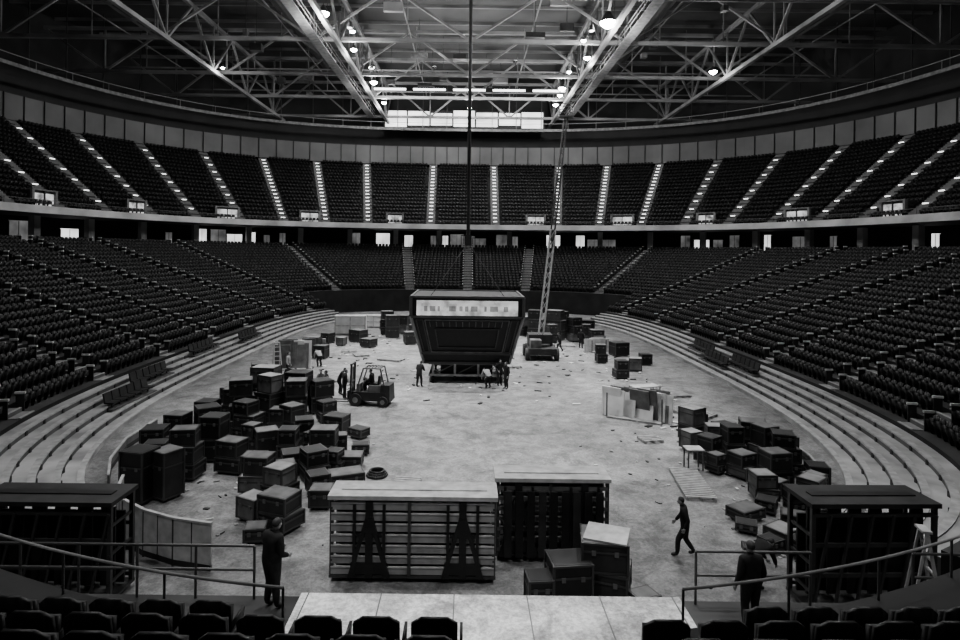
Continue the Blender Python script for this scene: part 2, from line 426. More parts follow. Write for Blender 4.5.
for x,P in ((-3,15000),(4,15000)): spot(x,19,32.0,x*.5+.5,11.6,P*1.2,20)
for x,P in ((-9,10000),(9,10000)): spot(x,3,31.5,x*.5,18,P,44)  # unseen spots added over the near stands to brighten cart fronts
t=MB(); t.box((-1,111.6,33),(30,1.0,3.6),'wall')
for i in range(7): t.box((-13.6+i*4.2,111.0,33.1+.15*(i%2)),(3.9,.2,2.9-.35*(i%3)),'win')
for i in range(8): t.box((-15.7+i*4.2,110.9,33),(.18,.4,3.7),'dark')
t.box((-1,110.8,31.2),(31,.8,.25),'grey'); t.obj('press_box')
t=MB()
for i in range(5): 
    t.box((-12.5+i*6.2,93.4,34.1),(5.2,.5,.18),'steeld'); t.box((-12.5+i*6.2,93.4,33.9),(5.0,.35,.22),'lamp2')
t.obj('tube_light_row')
l=D.lights.new('tube_row','AREA'); l.shape='RECTANGLE'; l.size=28;l.size_y=.6;l.energy=2500; o=D.objects.new('tube_row_light',l); o.location=(0,93.4,33.6); link(o)
# ---------------- near platform ----------------
t=MB(); t.box((0,9.4,.9),(24,6.0,1.8),'riser',top='row'); t.obj('near_platform')
t=MB(); t.box((.55,11.15,1.84),(7.8,2.5,.07),'ledge')  # pale slab added where the platform looks spotlit; brightness is in its colour
for i in range(6): t.box((-3.2+i*1.5,11.15,1.88),(.025,2.5,.01),'grey')
t.box((.55,12.38,1.5),(7.8,.06,.6),'grey')
t.obj('lit_ledge_slab')
def handrail(name,pts,z,h=1.08,sp=1.15):
    t=MB()
    for a,b in zip(pts[:-1],pts[1:]):
        a=Vector((*a,z));b=Vector((*b,z)); n=max(1,round((b-a).length/sp))
        for hh in (h,h*.55): t.cyl(a+Vector((0,0,hh)),b+Vector((0,0,hh)),.03,'pipe',8)
        for i in range(n+1):
            p=a.lerp(b,i/n); t.cyl(p,p+Vector((0,0,h)),.028,'pipe',8)
    return t.obj(name)
handrail('guard_rail',[(-11.5,12.3),(-4.3,12.3)],1.8); handrail('guard_rail',[(4.75,12.3),(7.1,12.3)],1.8); handrail('guard_rail',[(9.2,12.3),(11.8,12.3)],1.8)
def parapet(x0,x1):
    t=MB(); n=16; P=[(x0+(x1-x0)*i/n) for i in range(n+1)]; P=[(x,7.25+.032*x*x) for x in P]
    for a,b in zip(P[:-1],P[1:]):
        t.quad((a[0],a[1],1.8),(b[0],b[1],1.8),(b[0],b[1],4.3),(a[0],a[1],4.3),'riser')
        t.quad((a[0],a[1],4.3),(b[0],b[1],4.3),(b[0],6.9,4.3),(a[0],6.9,4.3),'row')
        t.cyl((a[0],a[1]-.1,4.86),(b[0],b[1]-.1,4.86),.02,'mid',8)
    for p in P[::4]: t.cyl((p[0],p[1]-.1,4.28),(p[0],p[1]-.1,4.86),.018,'pipe',8)
    t.obj('curved_parapet')
parapet(-8.6,-2.2); parapet(2.7,8.6)
# ---------------- scoreboard ----------------
t=MB()
zb,zt=1.35,5.85
def frus(z):
    return 2.85+min(1,(z-zb)/3.2)*.85
def ring4(z,e=0): w=frus(z)+e; d=2.3+min(1,(z-zb)/3.2)*.7+e; return [(-w,-d,z),(w,-d,z),(w,d,z),(-w,d,z)]
def shell(za,zb_,k,e=0):
    A=ring4(za,e);B=ring4(zb_,e)
    for i in range(4): t.quad(A[i],A[(i+1)%4],B[(i+1)%4],B[i],k)
shell(zb,zb+3.2,'black'); shell(zb+3.2,zt,'black')
t.add(ring4(zt),[(0,1,2,3)],'black'); t.add(ring4(zb),[(3,2,1,0)],'black')
for z in (zb,2.0,4.5,zt):
    R=ring4(z,.06)
    for i in range(4): t.beam(R[i],R[(i+1)%4],.14,'steeld')
A=ring4(zb,.06);Bm=ring4(4.55,.06);B=ring4(zt,.06)
for i in range(4): t.beam(A[i],Bm[i],.14,'mid'); t.beam(Bm[i],B[i],.2,'steeld')
L=lambda p,q,f:tuple(Vector(p).lerp(Vector(q),f))
for i in range(4):
    a,b=ring4(4.62,.05)[i],ring4(4.62,.05)[(i+1)%4]; c,d=ring4(5.62,.05)[(i+1)%4],ring4(5.62,.05)[i]
    t.quad(L(a,b,.05),L(a,b,.95),L(d,c,.95),L(d,c,.05),'adv')
    e,f=ring4(4.9,.09),ring4(5.25,.09)
    for f0,wd in ((.12,.03),(.17,.05),(.24,.02),(.34,.06),(.43,.03),(.48,.03),(.53,.06),(.65,.02),(.7,.07),(.82,.04)):
        t.quad(L(e[i],e[(i+1)%4],f0),L(e[i],e[(i+1)%4],f0+wd),L(f[i],f[(i+1)%4],f0+wd),L(f[i],f[(i+1)%4],f0),'advm')
    for (u0,u1,z0,z1) in ((.12,.88,2.1,4.3),(.2,.8,2.4,3.7),(.04,.1,2.1,4.3),(.9,.96,2.1,4.3)):
        P=[L(ring4(z0,.08)[i],ring4(z0,.08)[(i+1)%4],u0),L(ring4(z0,.08)[i],ring4(z0,.08)[(i+1)%4],u1),L(ring4(z1,.08)[i],ring4(z1,.08)[(i+1)%4],u1),L(ring4(z1,.08)[i],ring4(z1,.08)[(i+1)%4],u0)]
        for q in range(4): t.beam(P[q],P[(q+1)%4],.07,'grey' if u0==.12 else 'steeld')
    for s in range(12):
        u=.16+s*.06; t.beam(L(ring4(3.85,.08)[i],ring4(3.85,.08)[(i+1)%4],u),L(ring4(4.2,.08)[i],ring4(4.2,.08)[(i+1)%4],u),.05,'grey')
for x in (-2.3,-.8,.8,2.3):
    for y in (-1.9,1.9):
        t.beam((x,y,.3),(x,y,zb),.14,'light'); t.cyl((x-.08,y,.2),(x+.08,y,.2),.2,'rubber',12)
for y in (-1.9,1.9):
    t.beam((-2.6,y,.42),(2.6,y,.42),.16,'light'); t.beam((-2.6,y,1.2),(2.6,y,1.2),.12,'grey')
    for x in (-2.3,-.8,.8): t.beam((x,y,.42),(x+1.5,y,1.2),.07,'grey')
for x in (-2.5,2.5): t.beam((x,-1.9,.42),(x,1.9,.42),.16,'grey')
t.box((0,-.2,.75),(3.6,2.4,.7),'black')
for x in (-2.5,2.5):
    for y in (-2,2): t.cyl((x,y,zt),(0,0,9.5),.02,'black',6)
t.box((0,0,9.7),(.5,.5,.8),'black'); t.cyl((0,0,10),(0,0,33),.13,'black',8)
t.obj('center_hung_scoreboard',(0,43,0))
# ---------------- boom lift ----------------
t=MB()
t.box((0,0,.75),(2.3,3.2,.5),'dark'); t.box((0,.7,1.45),(2.0,1.6,1.0),'dark'); t.box((-.5,-.6,1.3),(.9,1.2,.7),'grey'); t.cyl((0,0,1.0),(0,0,1.2),.8,'steeld',14)
for x in (-1.2,1.2):
    for y in (-1.1,1.1): t.cyl((x-.17,y,.5),(x+.17,y,.5),.5,'rubber',16)
b0=Vector((0,.2,1.5)); b1=Vector((1.9,0,20.2)); d=b1-b0
for s,(f0,f1,w,mk) in enumerate(((0,.50,.40,'light'),(.42,.75,.32,'steeld'),(.7,1,.26,'steeld'))):
    a=b0+d*f0; b=b0+d*f1; C4=[(-w/2,-w/2),(w/2,-w/2),(w/2,w/2),(-w/2,w/2)]
    for c in C4: t.beam(a+Vector((*c,0)),b+Vector((*c,0)),.09,mk)
    n=int((b-a).length/.8)
    for i in range(n):
        p=a.lerp(b,i/n); q=a.lerp(b,(i+1)/n)
        for e in range(4): t.beam(p+Vector((*C4[e],0)),q+Vector((*C4[(e+1)%4],0)),.045,mk)
t.box(b1+Vector((0,0,.1)),(1.2,.9,.1),'steeld')
for z in (.6,1.1):
    Q=[b1+Vector((x,y,z)) for x,y in ((-.6,-.45),(.6,-.45),(.6,.45),(-.6,.45))]
    for i in range(4): t.beam(Q[i],Q[(i+1)%4],.05,'steeld')
for x,y in ((-.6,-.45),(.6,-.45),(.6,.45),(-.6,.45)): t.beam(b1+Vector((x,y,.1)),b1+Vector((x,y,1.1)),.05,'steeld')
t.obj('boom_lift',(6.2,50.5,0))
# ---------------- forklift ----------------
def forklift(x,y,rz):
    t=MB()
    t.box((-.1,0,.55),(2.0,1.1,.5),'dark'); t.box((-1.05,0,.75),(.6,1.15,.95),'dark',taper=.86); t.box((-.45,0,.98),(.9,.9,.36),'grey',taper=.9)
    t.box((-.35,0,1.2),(.5,.5,.12),'black'); t.box((-.6,0,1.45),(.12,.5,.5),'black',ry=-.15)
    t.box((.55,0,.95),(.18,1.0,.6),'grey'); t.cyl((.4,0,1.1),(.22,0,1.4),.03,'black',6); t.cyl((.24,0,1.38),(.2,0,1.43),.19,'black',14)
    for xx,r in ((.65,.36),(-.95,.3)):
        for yy in (-.55,.55): t.cyl((xx,yy-.13,r),(xx,yy+.13,r),r,'rubber',18); t.cyl((xx,yy-.14,r),(xx,yy+.14,r),r*.45,'mid',12)
    for yy in (-.45,.45):
        t.beam((.55,yy,1.2),(.25,yy,2.15),.07,'grey'); t.beam((-1.0,yy,1.1),(-.75,yy,2.15),.07,'grey'); t.beam((.25,yy,2.15),(-.75,yy,2.15),.07,'mid')
    for i in range(6): t.beam((.2-.18*i,-.45,2.15),(.2-.18*i,.45,2.15),.05,'steeld')
    for yy in (-.32,.32): t.beam((1.05,yy,.1),(1.0,yy,2.35),.11,'steeld'); t.beam((1.1,yy*.7,.15),(1.06,yy*.7,2.1),.07,'grey')
    for z in (.3,1.3,2.3): t.beam((1.03,-.36,z),(1.03,.36,z),.09,'steeld')
    t.box((1.18,0,.55),(.06,.9,.5),'steeld'); 
    for z in (.9,1.1,1.3): t.beam((1.18,-.45,z),(1.18,.45,z),.04,'steeld')
    for yy in (-.25,.25): t.box((1.75,yy,.14),(1.15,.12,.05),'steeld'); t.box((1.2,yy,.4),(.05,.12,.55),'steeld')
    return t.obj('forklift',(x,y,0),rz)
FK=forklift(-5.6,34.8,math.radians(172))
# ---------------- folded stage carts ----------------
def cart(x,y,w,h,d,rz=0,style=0,name='folding_stage_cart'):
    t=MB(); bar=('mid','grey','steeld')[style]
    for sx in (-1,1):
        for sy in (-1,1): t.box((sx*(w/2-.06),sy*(d/2-.06),h/2+.05),(.1,.1,h-.2),'steeld')
        for z in (.6,1.3,2.0): t.beam((sx*(w/2-.06),-d/2,z),(sx*(w/2-.06),d/2,z),.06,'steeld')
    n=(7,7,4)[style]
    for i in range(n):
        z=.32+i*(h-.62)/(n-1)
        t.box((0,-(d/2-.03),z),(w-.1,.05,.19 if style==0 else .1),bar)
        if style==0: t.box((0,-(d/2-.02),z+.1),(w-.1,.07,.03),'light')
        t.box((0,(d/2-.03),z),(w-.1,.05,.10),'steeld' if style else 'grey')
        if style<2: t.box((0,.05,z+.02),(w-.3,d*.6,.04),'dark')
    if style==0: t.box((0,.2,h*.5),(w-.4,.05,h*.8),'dark')
    if style<2:
        cols=(-.26,.3) if w>4 else (-.3,.28)
        for c in cols:
            cx=c*w
            for sy in (-1,1):
                yy=sy*(d/2+.03)
                t.box((cx,yy,h/2),(.2,.07,h-.3),'black')
                for s in (-1,1):
                    t.beam((cx+s*.52,yy,.15),(cx+s*.05,yy,h*.75),.11,'black'); t.beam((cx+s*.40,yy,h-.25),(cx+s*.40,yy,.2),.08,'black')
                t.box((cx,yy,h*.17),(.98,.05,.3),'black'); t.box((cx,yy,h*.55),(.7,.05,.1),'black')
        t.box((-.02*w,-(d/2+.02),h/2),(.08,.06,h-.3),'steeld')
    else:
        m=6
        for i in range(m):
            cx=-w/2+w*(i+.5)/m
            t.box((cx,-d*.15,h*.52),(w/m*.62,.06,h*.75),'black'); t.beam((cx-w/m*.4,-d/2,.2),(cx+w/m*.4,-d/2,h-.3),.06,'steeld')
            t.box((cx,d*.2,h*.45),(w/m*.7,.06,h*.7),'dark')
    top=('light','light','dark')[style]
    t.box((0,0,h-.05),(w+.08,d+.12,.11),top)
    t.box((0,0,h+.02),(w-.5,.25,.03),'light' if style<2 else 'black'); t.box((0,0,.16),(w,d,.08),'steeld')
    for sx in (-1,1):
        for sy in (-1,1): t.cyl((sx*(w/2-.3)-.04,sy*(d/2-.15),.09),(sx*(w/2-.3)+.04,sy*(d/2-.15),.09),.09,'rubber',12)
    return t.obj(name,(x,y,0),rz)
cart(-1.4,16.65,4.5,2.35,.95)
cart(2.55,17.9,3.3,2.4,.95,0,1)
cart(10.15,15.4,3.2,2.85,1.1,.03,2); cart(-10.5,15.4,3.5,2.65,1.1,0,2)
t=MB()
for i in range(9): t.box((-1.3+i*.33,0,1.1),(.22,.05,1.9),'black' if i%3 else 'dark')
t.obj('tarp_panels',(2.55,17.3,0))
# ---------------- cases ----------------
def case(x,y,w,d,h,rz=0,z=0,kind=0):
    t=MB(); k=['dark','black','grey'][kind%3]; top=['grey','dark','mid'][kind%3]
    g=.1 if z==0 else .0
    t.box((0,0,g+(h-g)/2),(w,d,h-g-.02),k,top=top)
    for sx in (-1,1):
        for sy in (-1,1): t.box((sx*w/2,sy*d/2,g+(h-g)/2),(.06,.06,h-g),'steeld')
    for zz in (g+.03,h*.7,h-.03):
        for sy in (-1,1): t.box((0,sy*d/2,zz),(w,.04,.05),'steeld')
        for sx in (-1,1): t.box((sx*w/2,0,zz),(.04,d,.05),'steeld')
    t.box((0,0,h-.01),(w-.06,d-.06,.02),top)
    for s in (-.25,.25): t.box((s*w,-d/2-.02,h*.68),(.1,.03,.12),'grey')
    if g:
        for sx in (-1,1):
            for sy in (-1,1): t.cyl((sx*(w/2-.12)-.03,sy*(d/2-.12),.05),(sx*(w/2-.12)+.03,sy*(d/2-.12),.05),.05,'rubber',8)
    return t.obj('equipment_case',(x,y,z),rz)
def stack(x,y,w,d,h,n,k=None,rz=None):
    hh=h/n; z=0; rz=random.uniform(-.6,.6) if rz is None else rz
    for i in range(n):
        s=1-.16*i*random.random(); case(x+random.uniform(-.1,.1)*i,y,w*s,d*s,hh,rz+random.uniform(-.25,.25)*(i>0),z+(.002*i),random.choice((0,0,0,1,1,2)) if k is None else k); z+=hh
ST=[(-11.5,21.2,.9,.85,1.85,1),(-10.7,21.5,.8,.8,1.75,1),(-10.9,23.4,1.1,.9,1.95,3),(-10.7,25.4,.9,.9,1.9,2),(-13.2,25.6,.9,.9,1.3,2),(-12.4,24.0,.9,.8,1.2,2),(-9.3,24.1,1.1,.9,1.3,2),(-12.3,22.8,.8,.8,1.0,1),(-13.2,27.4,.9,.9,1.4,2),
(-11.9,27.6,1.0,.9,1.7,2),(-10.2,28.2,1.1,1.0,1.8,3),(-8.7,26.2,.9,.8,1.1,1),(-11.2,30.2,1.1,1.0,2.4,3),(-9.9,30.3,1.2,1.0,2.6,3),(-8.6,30.6,1.1,1.1,2.3,3),(-10.7,32.4,1.3,1.0,2.6,3),(-9.2,32.6,1.2,1,2.3,3),(-8.0,33.0,1.1,1,1.8,2),(-12.6,29.4,.9,.9,1.5,2),(-12.3,31.6,1.0,.9,1.6,2),(-13.0,33.5,1.0,.9,1.2,1),
(-7.7,22.2,1.0,.9,1.35,2),(-6.6,21.4,.9,.9,1.25,2),(-5.9,19.3,1.1,.9,1.15,2),(-7.0,19.9,.8,.7,.8,1),(-5.9,23.4,.9,.9,1.2,2),(-6.9,24.0,.8,.8,.9,1),(-6.1,25.5,1.1,.9,1.4,2),(-4.5,22.7,1.2,.8,.6,1),(-7.4,27.6,.9,.9,1.2,2),(-6.2,27.3,.8,.8,.7,1),(-4.7,24.6,.9,.8,.6,1),(-7.6,25.7,.8,.8,1.3,2),(-5.0,20.9,.7,.7,.7,1),(-6.3,29.3,1.0,.8,.9,1),(-5.1,28.6,.8,.6,.5,1),(-4.6,26.3,.7,.6,.5,1),(-8.3,23.6,.8,.7,.9,1),(-5.4,22.0,.7,.7,.8,1),(-8.3,28.8,.9,.8,1.5,2),(-7.2,31.2,.9,.8,1.1,2),
(-6.8,22.8,.6,.6,.9,2),(-5.2,24.2,.6,.6,.9,2),(-9.4,26.6,.7,.7,1.2,2),(-11.0,29.0,.8,.7,1.4,2),(-9.1,28.9,.7,.7,1.3,2),(-6.4,18.4,.6,.6,.5,1),(-6.7,26.5,.7,.6,.9,2),(-5.6,26.6,.6,.6,.8,1),(-12.2,25.4,.7,.7,1.0,2),
(10.9,28.8,.95,.9,1.6,2),(12.2,28.3,.8,.8,1.0,1),(10.4,25.7,.8,.8,1.2,2),(11.2,24.2,.9,.8,1.0,2),(12.0,23.2,.9,.8,1.4,2),(13.2,24.6,.9,.9,1.7,3),(13.0,27.0,1.1,.9,1.5,2),(11.7,26.2,.8,.8,1.5,2),(10.95,22.0,.8,.8,1.0,2),(9.5,20.3,1.0,.7,.45,1),(12.3,21.3,.9,.8,1.1,2),(9.9,18.7,.8,.7,.5,1),(14.0,26.3,.8,.8,1.1,1),(10.5,20.9,.6,.6,.5,1),(12.7,25.6,.8,.8,1.7,2),(10.3,27.4,.7,.7,.9,1),(11.6,22.4,.6,.6,.6,1),(13.6,23.2,.7,.7,.9,1),(9.1,19.4,.6,.5,.35,1),(10.7,19.5,.7,.6,.6,1),(11.9,19.9,.7,.6,.7,1),(11.6,30.2,.8,.8,1.0,1),
(10.3,24.6,.6,.6,.8,2),(12.9,22.2,.6,.6,.9,1),(11.5,20.9,.5,.5,.9,2),(9.3,18.2,.5,.5,.4,1),(10.0,17.8,.6,.5,.6,1),(11.2,27.3,.7,.7,1.2,2),(8.6,17.9,.5,.4,.3,1),
(9.0,61,1.7,1.4,3.0,3),(10.9,60,1.4,1.3,2.4,3),(12.3,57,1.2,1.1,1.6,2),(7.3,63,1.6,1.4,2.8,3),(10.9,48.6,.8,.8,1.5,2),(11.0,42.8,.9,.9,1.3,2),(13.2,52,1.3,1.1,1.2,1),(12.8,45.5,.9,.9,1.0,1),(9.9,64,1.5,1.3,2.6,2),(12.8,63,1.4,1.2,1.8,2),(5.9,64,1.2,1.2,2.0,2),(8.4,59,.9,.9,1.8,2),(11.6,58.6,.8,.8,1.9,2),(14.3,48,.8,.8,.9,1),
(-10.5,58,1.4,1.1,1.2,1),(-7.6,61,1.3,1.1,2.3,2),(-9.0,55,1.2,1.0,.8,1),(-13.4,52,1.1,1.0,1.3,1),(-11.9,49,1.0,.9,1.1,1),(-5.4,57,1.1,1,1.2,1),(-14.0,40.5,1.0,.9,1.2,2),(-13.2,36.2,1.1,.9,.8,1),(-6.7,64,1.3,1.2,2.0,2),(-8.8,66,1.4,1.2,2.2,2),(-5.4,61.5,1.0,.9,1.3,1),(-13.2,57,.9,.9,1.0,1),(-8.6,63,.8,.8,1.6,2),(-11.6,55.5,.7,.7,.8,1)]
for s in ST: stack(*s)
stack(2.7,15.5,1.0,.85,1.1,1,1,.12); stack(3.75,15.8,1.15,1.05,1.55,2,0,-.35); stack(1.9,15.2,.6,.6,.8,1,1,.1)
stack(4.5,15.0,.6,.5,.5,1,0,.4)
t=MB(); t.box((0,0,.02),(1.1,1.0,.04),'light'); t.obj('case_lid',(3.75,15.8,1.56),-.35)
# ---------------- panels, pallets, ladders, table ----------------
def panels(x,y,w,h,n,rz,k='white',name='dasher_board_stack'):
    t=MB()
    for i in range(n):
        hh=h*random.uniform(.8,1); ww=.22
        t.box((-w/2+ww*.6+i*(w-ww)/(n-1),random.uniform(-.25,.25),hh/2*.99+.03),(.07,1.1,hh),k if random.random()>.35 else 'grey',ry=random.uniform(-.2,.2),rz=1.35)
    t.box((0,0,.06),(w,1.3,.08),'wood'); 
    for s in (-1,1): t.beam((s*w/2,-.6,.05),(s*w/2,-.6,h*.8),.07,'grey'); t.beam((s*w/2,.6,.05),(s*w/2,.6,h*.8),.07,'grey')
    return t.obj(name,(x,y,0),rz)
panels(9.2,32.4,2.9,1.7,15,-.5); panels(-12.9,44.6,1.8,2.2,7,.4); panels(-12.9,49.5,1.6,1.8,6,.2,'light'); panels(11.6,54,1.4,1.4,6,.3,'light'); panels(-3.5,66,2.0,1.5,6,0,'light')
def crate(x,y,w,d,h,rz,name='white_shipping_crate'):
    t=MB(); t.box((0,0,.12+(h-.12)/2),(w,d,h-.12),'white',top='light')
    for zz in (.18,h/2,h-.06): t.box((0,-d/2-.02,zz),(w,.05,.12),'light'); t.box((0,d/2+.02,zz),(w,.05,.12),'light')
    for s in (-1,0,1): t.box((s*(w/2-.06),-d/2-.03,h/2),(.12,.05,h-.2),'light'); t.box((s*(w/2-.1),0,.06),(.12,d,.1),'wood')
    t.obj(name,(x,y,0),rz)
crate(-12.2,63,3.2,1.5,2.0,.1); crate(-10.6,69,2.3,1.3,1.4,-.1)
def pallet(x,y,w,d,rz,z=0,name='wooden_pallet'):
    t=MB()
    for s in (-1,0,1): t.box((s*(w/2-.06),0,.07),(.1,d,.1),'wood')
    n=int(d/.17)
    for i in range(n): t.box((0,-d/2+.08+i*(d-.16)/(n-1),.14),(w,.11,.03),'wood')
    t.obj(name,(x,y,z),rz)
pallet(8.75,23.2,1.1,3.0,-.12); pallet(8.8,28.6,1.0,.8,.2); pallet(-6.1,48.6,1.2,2.0,1.2); pallet(-8.9,50.5,1.2,1.4,.4); pallet(-2.3,22.3,1.0,2.2,-.1); pallet(12.6,33.5,1.3,2.4,.7); pallet(3.6,46.5,1.2,1.4,.1); pallet(-10.3,52.5,1.3,1.5,.2); pallet(13.2,38.2,1.2,2.2,.2); pallet(9.4,57,1.6,1.6,0)
def ladder(x,y,h,rz,z=0):
    t=MB()
    for s in (-1,1):
        t.beam((s*.28,-.45,0),(s*.18,0,h),.06,'light'); t.beam((s*.28,.45,0),(s*.18,0,h),.05,'light')
    n=int(h/.3)
    for i in range(1,n): f=i/n; t.beam((-.28+.1*f,-.45*(1-f),h*f),(.28-.1*f,-.45*(1-f),h*f),.05,'light')
    t.box((0,0,h),(.4,.2,.05),'light'); t.obj('step_ladder',(x,y,z),rz)
ladder(10.4,13.6,2.8,1.3); ladder(-13.6,43,2.2,.5); ladder(12.2,18.6,1.7,.9)
def table(x,y,w,d,h,rz=0):
    t=MB(); t.box((0,0,h),(w,d,.05),'light')
    for sx in (-1,1):
        for sy in (-1,1): t.beam((sx*(w/2-.05),sy*(d/2-.05),0),(sx*(w/2-.05),sy*(d/2-.05),h),.05,'grey')
    t.obj('work_table',(x,y,0),rz)
table(9.5,25.0,.7,.6,.85); table(11.0,37.0,1.8,.8,.75,.3)
def fence(pts,h,name='curved_dasher_fence',k='grey'):
    t=MB()
    for a,b in zip(pts[:-1],pts[1:]):
        a=Vector((*a,0));b=Vector((*b,0)); u=Vector((0,0,1))
        t.beam(a+u*(h/2+.05),b+u*(h/2+.05),.05,k,h-.1); t.beam(a+u*h,b+u*h,.09,'light',.06); t.beam(a+u*.12,b+u*.12,.08,'dark',.16); t.beam(a,a+u*h,.06,'steeld')
        m=a.lerp(b,.5); t.beam(m+u*.1,m+u*h,.055,'dark')
    t.obj(name)
fence([(-11.4,20.0),(-11.0,19.0),(-10.3,18.1),(-9.3,17.4),(-8.2,16.9),(-7.0,16.6)],1.35,k='light')
fence([(14.6,29.5),(14.9,27.6),(14.7,25.6),(14.2,23.8),(13.4,22.2)],.4,'floor_kerb')
fence([(-15.2,29.5),(-15.0,26.5),(-14.2,24.0),(-13.2,22.2)],.5,'floor_kerb')
t=MB()
for i in range(460):
    cx,cy,sp=random.choice([(-8,21,2),(-9,27,2),(10,20,1.8),(11,31,2),(-11,50,3),(9,52,3),(3,42,2),(-3,41,2),(0,60,7),(11,42,2),(-12,38,1.5),(10,26,2),(-11,60,2.5)]); x=cx+random.gauss(0,sp);y=cy+random.gauss(0,sp*1.3)
    if y<14.5 or abs(x)>14 or y>74: continue
    s=.6 if y<30 else 1.2
    t.box((x,y,.03),(random.uniform(.06,.4)*s,random.uniform(.05,.22)*s,.05*s),random.choice(('white','dark','dark','grey','light')),rz=random.random()*3)
t.obj('floor_debris')
def coil(x,y,r):
    t=MB()
    for l in range(3):
        rr=r*(1-.15*l); n=16
        for i in range(n):
            a,b=2*math.pi*i/n,2*math.pi*(i+1)/n; t.cyl((rr*math.cos(a),rr*math.sin(a),.05+.08*l),(rr*math.cos(b),rr*math.sin(b),.05+.08*l),.045,'black',6)
    t.obj('cable_coil',(x,y,0))
coil(-3.5,23.8,.4)
def bank(x,y,rz,z):
    t=MB()
    for i in range(6):
        t.box((i*.7-1.75,0,.35),(.6,.5,.08),'black'); t.box((i*.7-1.75,.25,.6),(.6,.08,.5),'dark',rx=-.2); t.beam((i*.7-1.75,0,0),(i*.7-1.75,0,.35),.08,'steeld')
    t.box((0,0,.05),(4.4,.6,.08),'grey'); t.obj('folded_seat_bank',(x,y,z),rz)
def onring(y,m): 
    a=AF+TW*m; b=31.25+.7*m; return a*(1-abs((y-YC)/b)**3.5)**(1/3.5)
for sgn,y,m in ((1,50,2),(1,46,1),(1,42.5,2),(-1,37,2),(-1,33,1),(-1,46,3),(-1,54,2)):
    bank(sgn*onring(y,m+.6),y,-1.571*sgn,TH*(m+1)+.06)
# ---------------- people ----------------
POSES={
'stand':dict(pel=(0,0,.95),ch=(0,.01,1.36),nk=(0,.02,1.5),hd=(0,.04,1.64),sh=(.19,0,1.42),eL=(-.27,-.03,1.13),wL=(-.28,.08,.88),eR=(.27,-.03,1.13),wR=(.28,.1,.88),kL=(-.11,.03,.5),aL=(-.12,-.02,.08),kR=(.11,.03,.5),aR=(.13,-.02,.08)),
'walk':dict(pel=(0,0,.92),ch=(0,.06,1.34),nk=(0,.09,1.47),hd=(0,.14,1.61),sh=(.19,.06,1.40),eL=(-.26,-.08,1.15),wL=(-.25,.02,.9),eR=(.26,.12,1.13),wR=(.24,.28,.93),kL=(-.1,.2,.52),aL=(-.1,.22,.08),kR=(.1,.0,.48),aR=(.1,-.26,.13)),
'carry':dict(pel=(0,0,.95),ch=(0,.03,1.36),nk=(0,.06,1.49),hd=(0,.12,1.62),sh=(.19,.03,1.41),eL=(-.27,.04,1.13),wL=(-.16,.27,1.08),eR=(.27,.02,1.13),wR=(.2,.24,1.02),kL=(-.11,.05,.5),aL=(-.12,-.02,.08),kR=(.11,.02,.5),aR=(.13,.03,.08)),
'lean':dict(pel=(0,-.05,.93),ch=(0,.14,1.3),nk=(0,.22,1.42),hd=(0,.32,1.53),sh=(.19,.16,1.36),eL=(-.26,.22,1.08),wL=(-.2,.46,1.0),eR=(.26,.22,1.08),wR=(.18,.46,1.02),kL=(-.12,.05,.5),aL=(-.14,-.04,.08),kR=(.12,.12,.5),aR=(.13,.1,.08)),
'bend':dict(pel=(0,-.15,.85),ch=(0,.22,1.08),nk=(0,.34,1.12),hd=(0,.48,1.12),sh=(.19,.25,1.1),eL=(-.24,.36,.82),wL=(-.16,.5,.6),eR=(.24,.36,.82),wR=(.16,.5,.6),kL=(-.13,.08,.48),aL=(-.14,-.08,.08),kR=(.13,.08,.48),aR=(.14,-.06,.08)),
'sit':dict(pel=(0,0,.5),ch=(0,.04,.92),nk=(0,.07,1.06),hd=(0,.1,1.2),sh=(.19,.04,.98),eL=(-.25,.08,.7),wL=(-.18,.34,.66),eR=(.25,.08,.7),wR=(.18,.34,.66),kL=(-.12,.44,.5),aL=(-.12,.42,.08),kR=(.12,.44,.5),aR=(.12,.42,.08)),
}
def blob(mb,c,r,k,R,n=10,m=8,f=None):
    P=[];F=[]
    for i in range(m+1):
        ph=math.pi*i/m
        for j in range(n):
            th=2*math.pi*j/n; d=Vector((math.sin(ph)*math.sin(th),math.sin(ph)*math.cos(th),math.cos(ph)))
            p=Vector((d.x*r[0],d.y*r[1],d.z*r[2]))
            if f: p=f(p,d)
            P.append(Vector(c)+R@p)
    for i in range(m):
        for j in range(n): F.append((i*n+j,(i+1)*n+j,(i+1)*n+(j+1)%n,i*n+(j+1)%n))
    mb.add(P,F,k)
cache={}
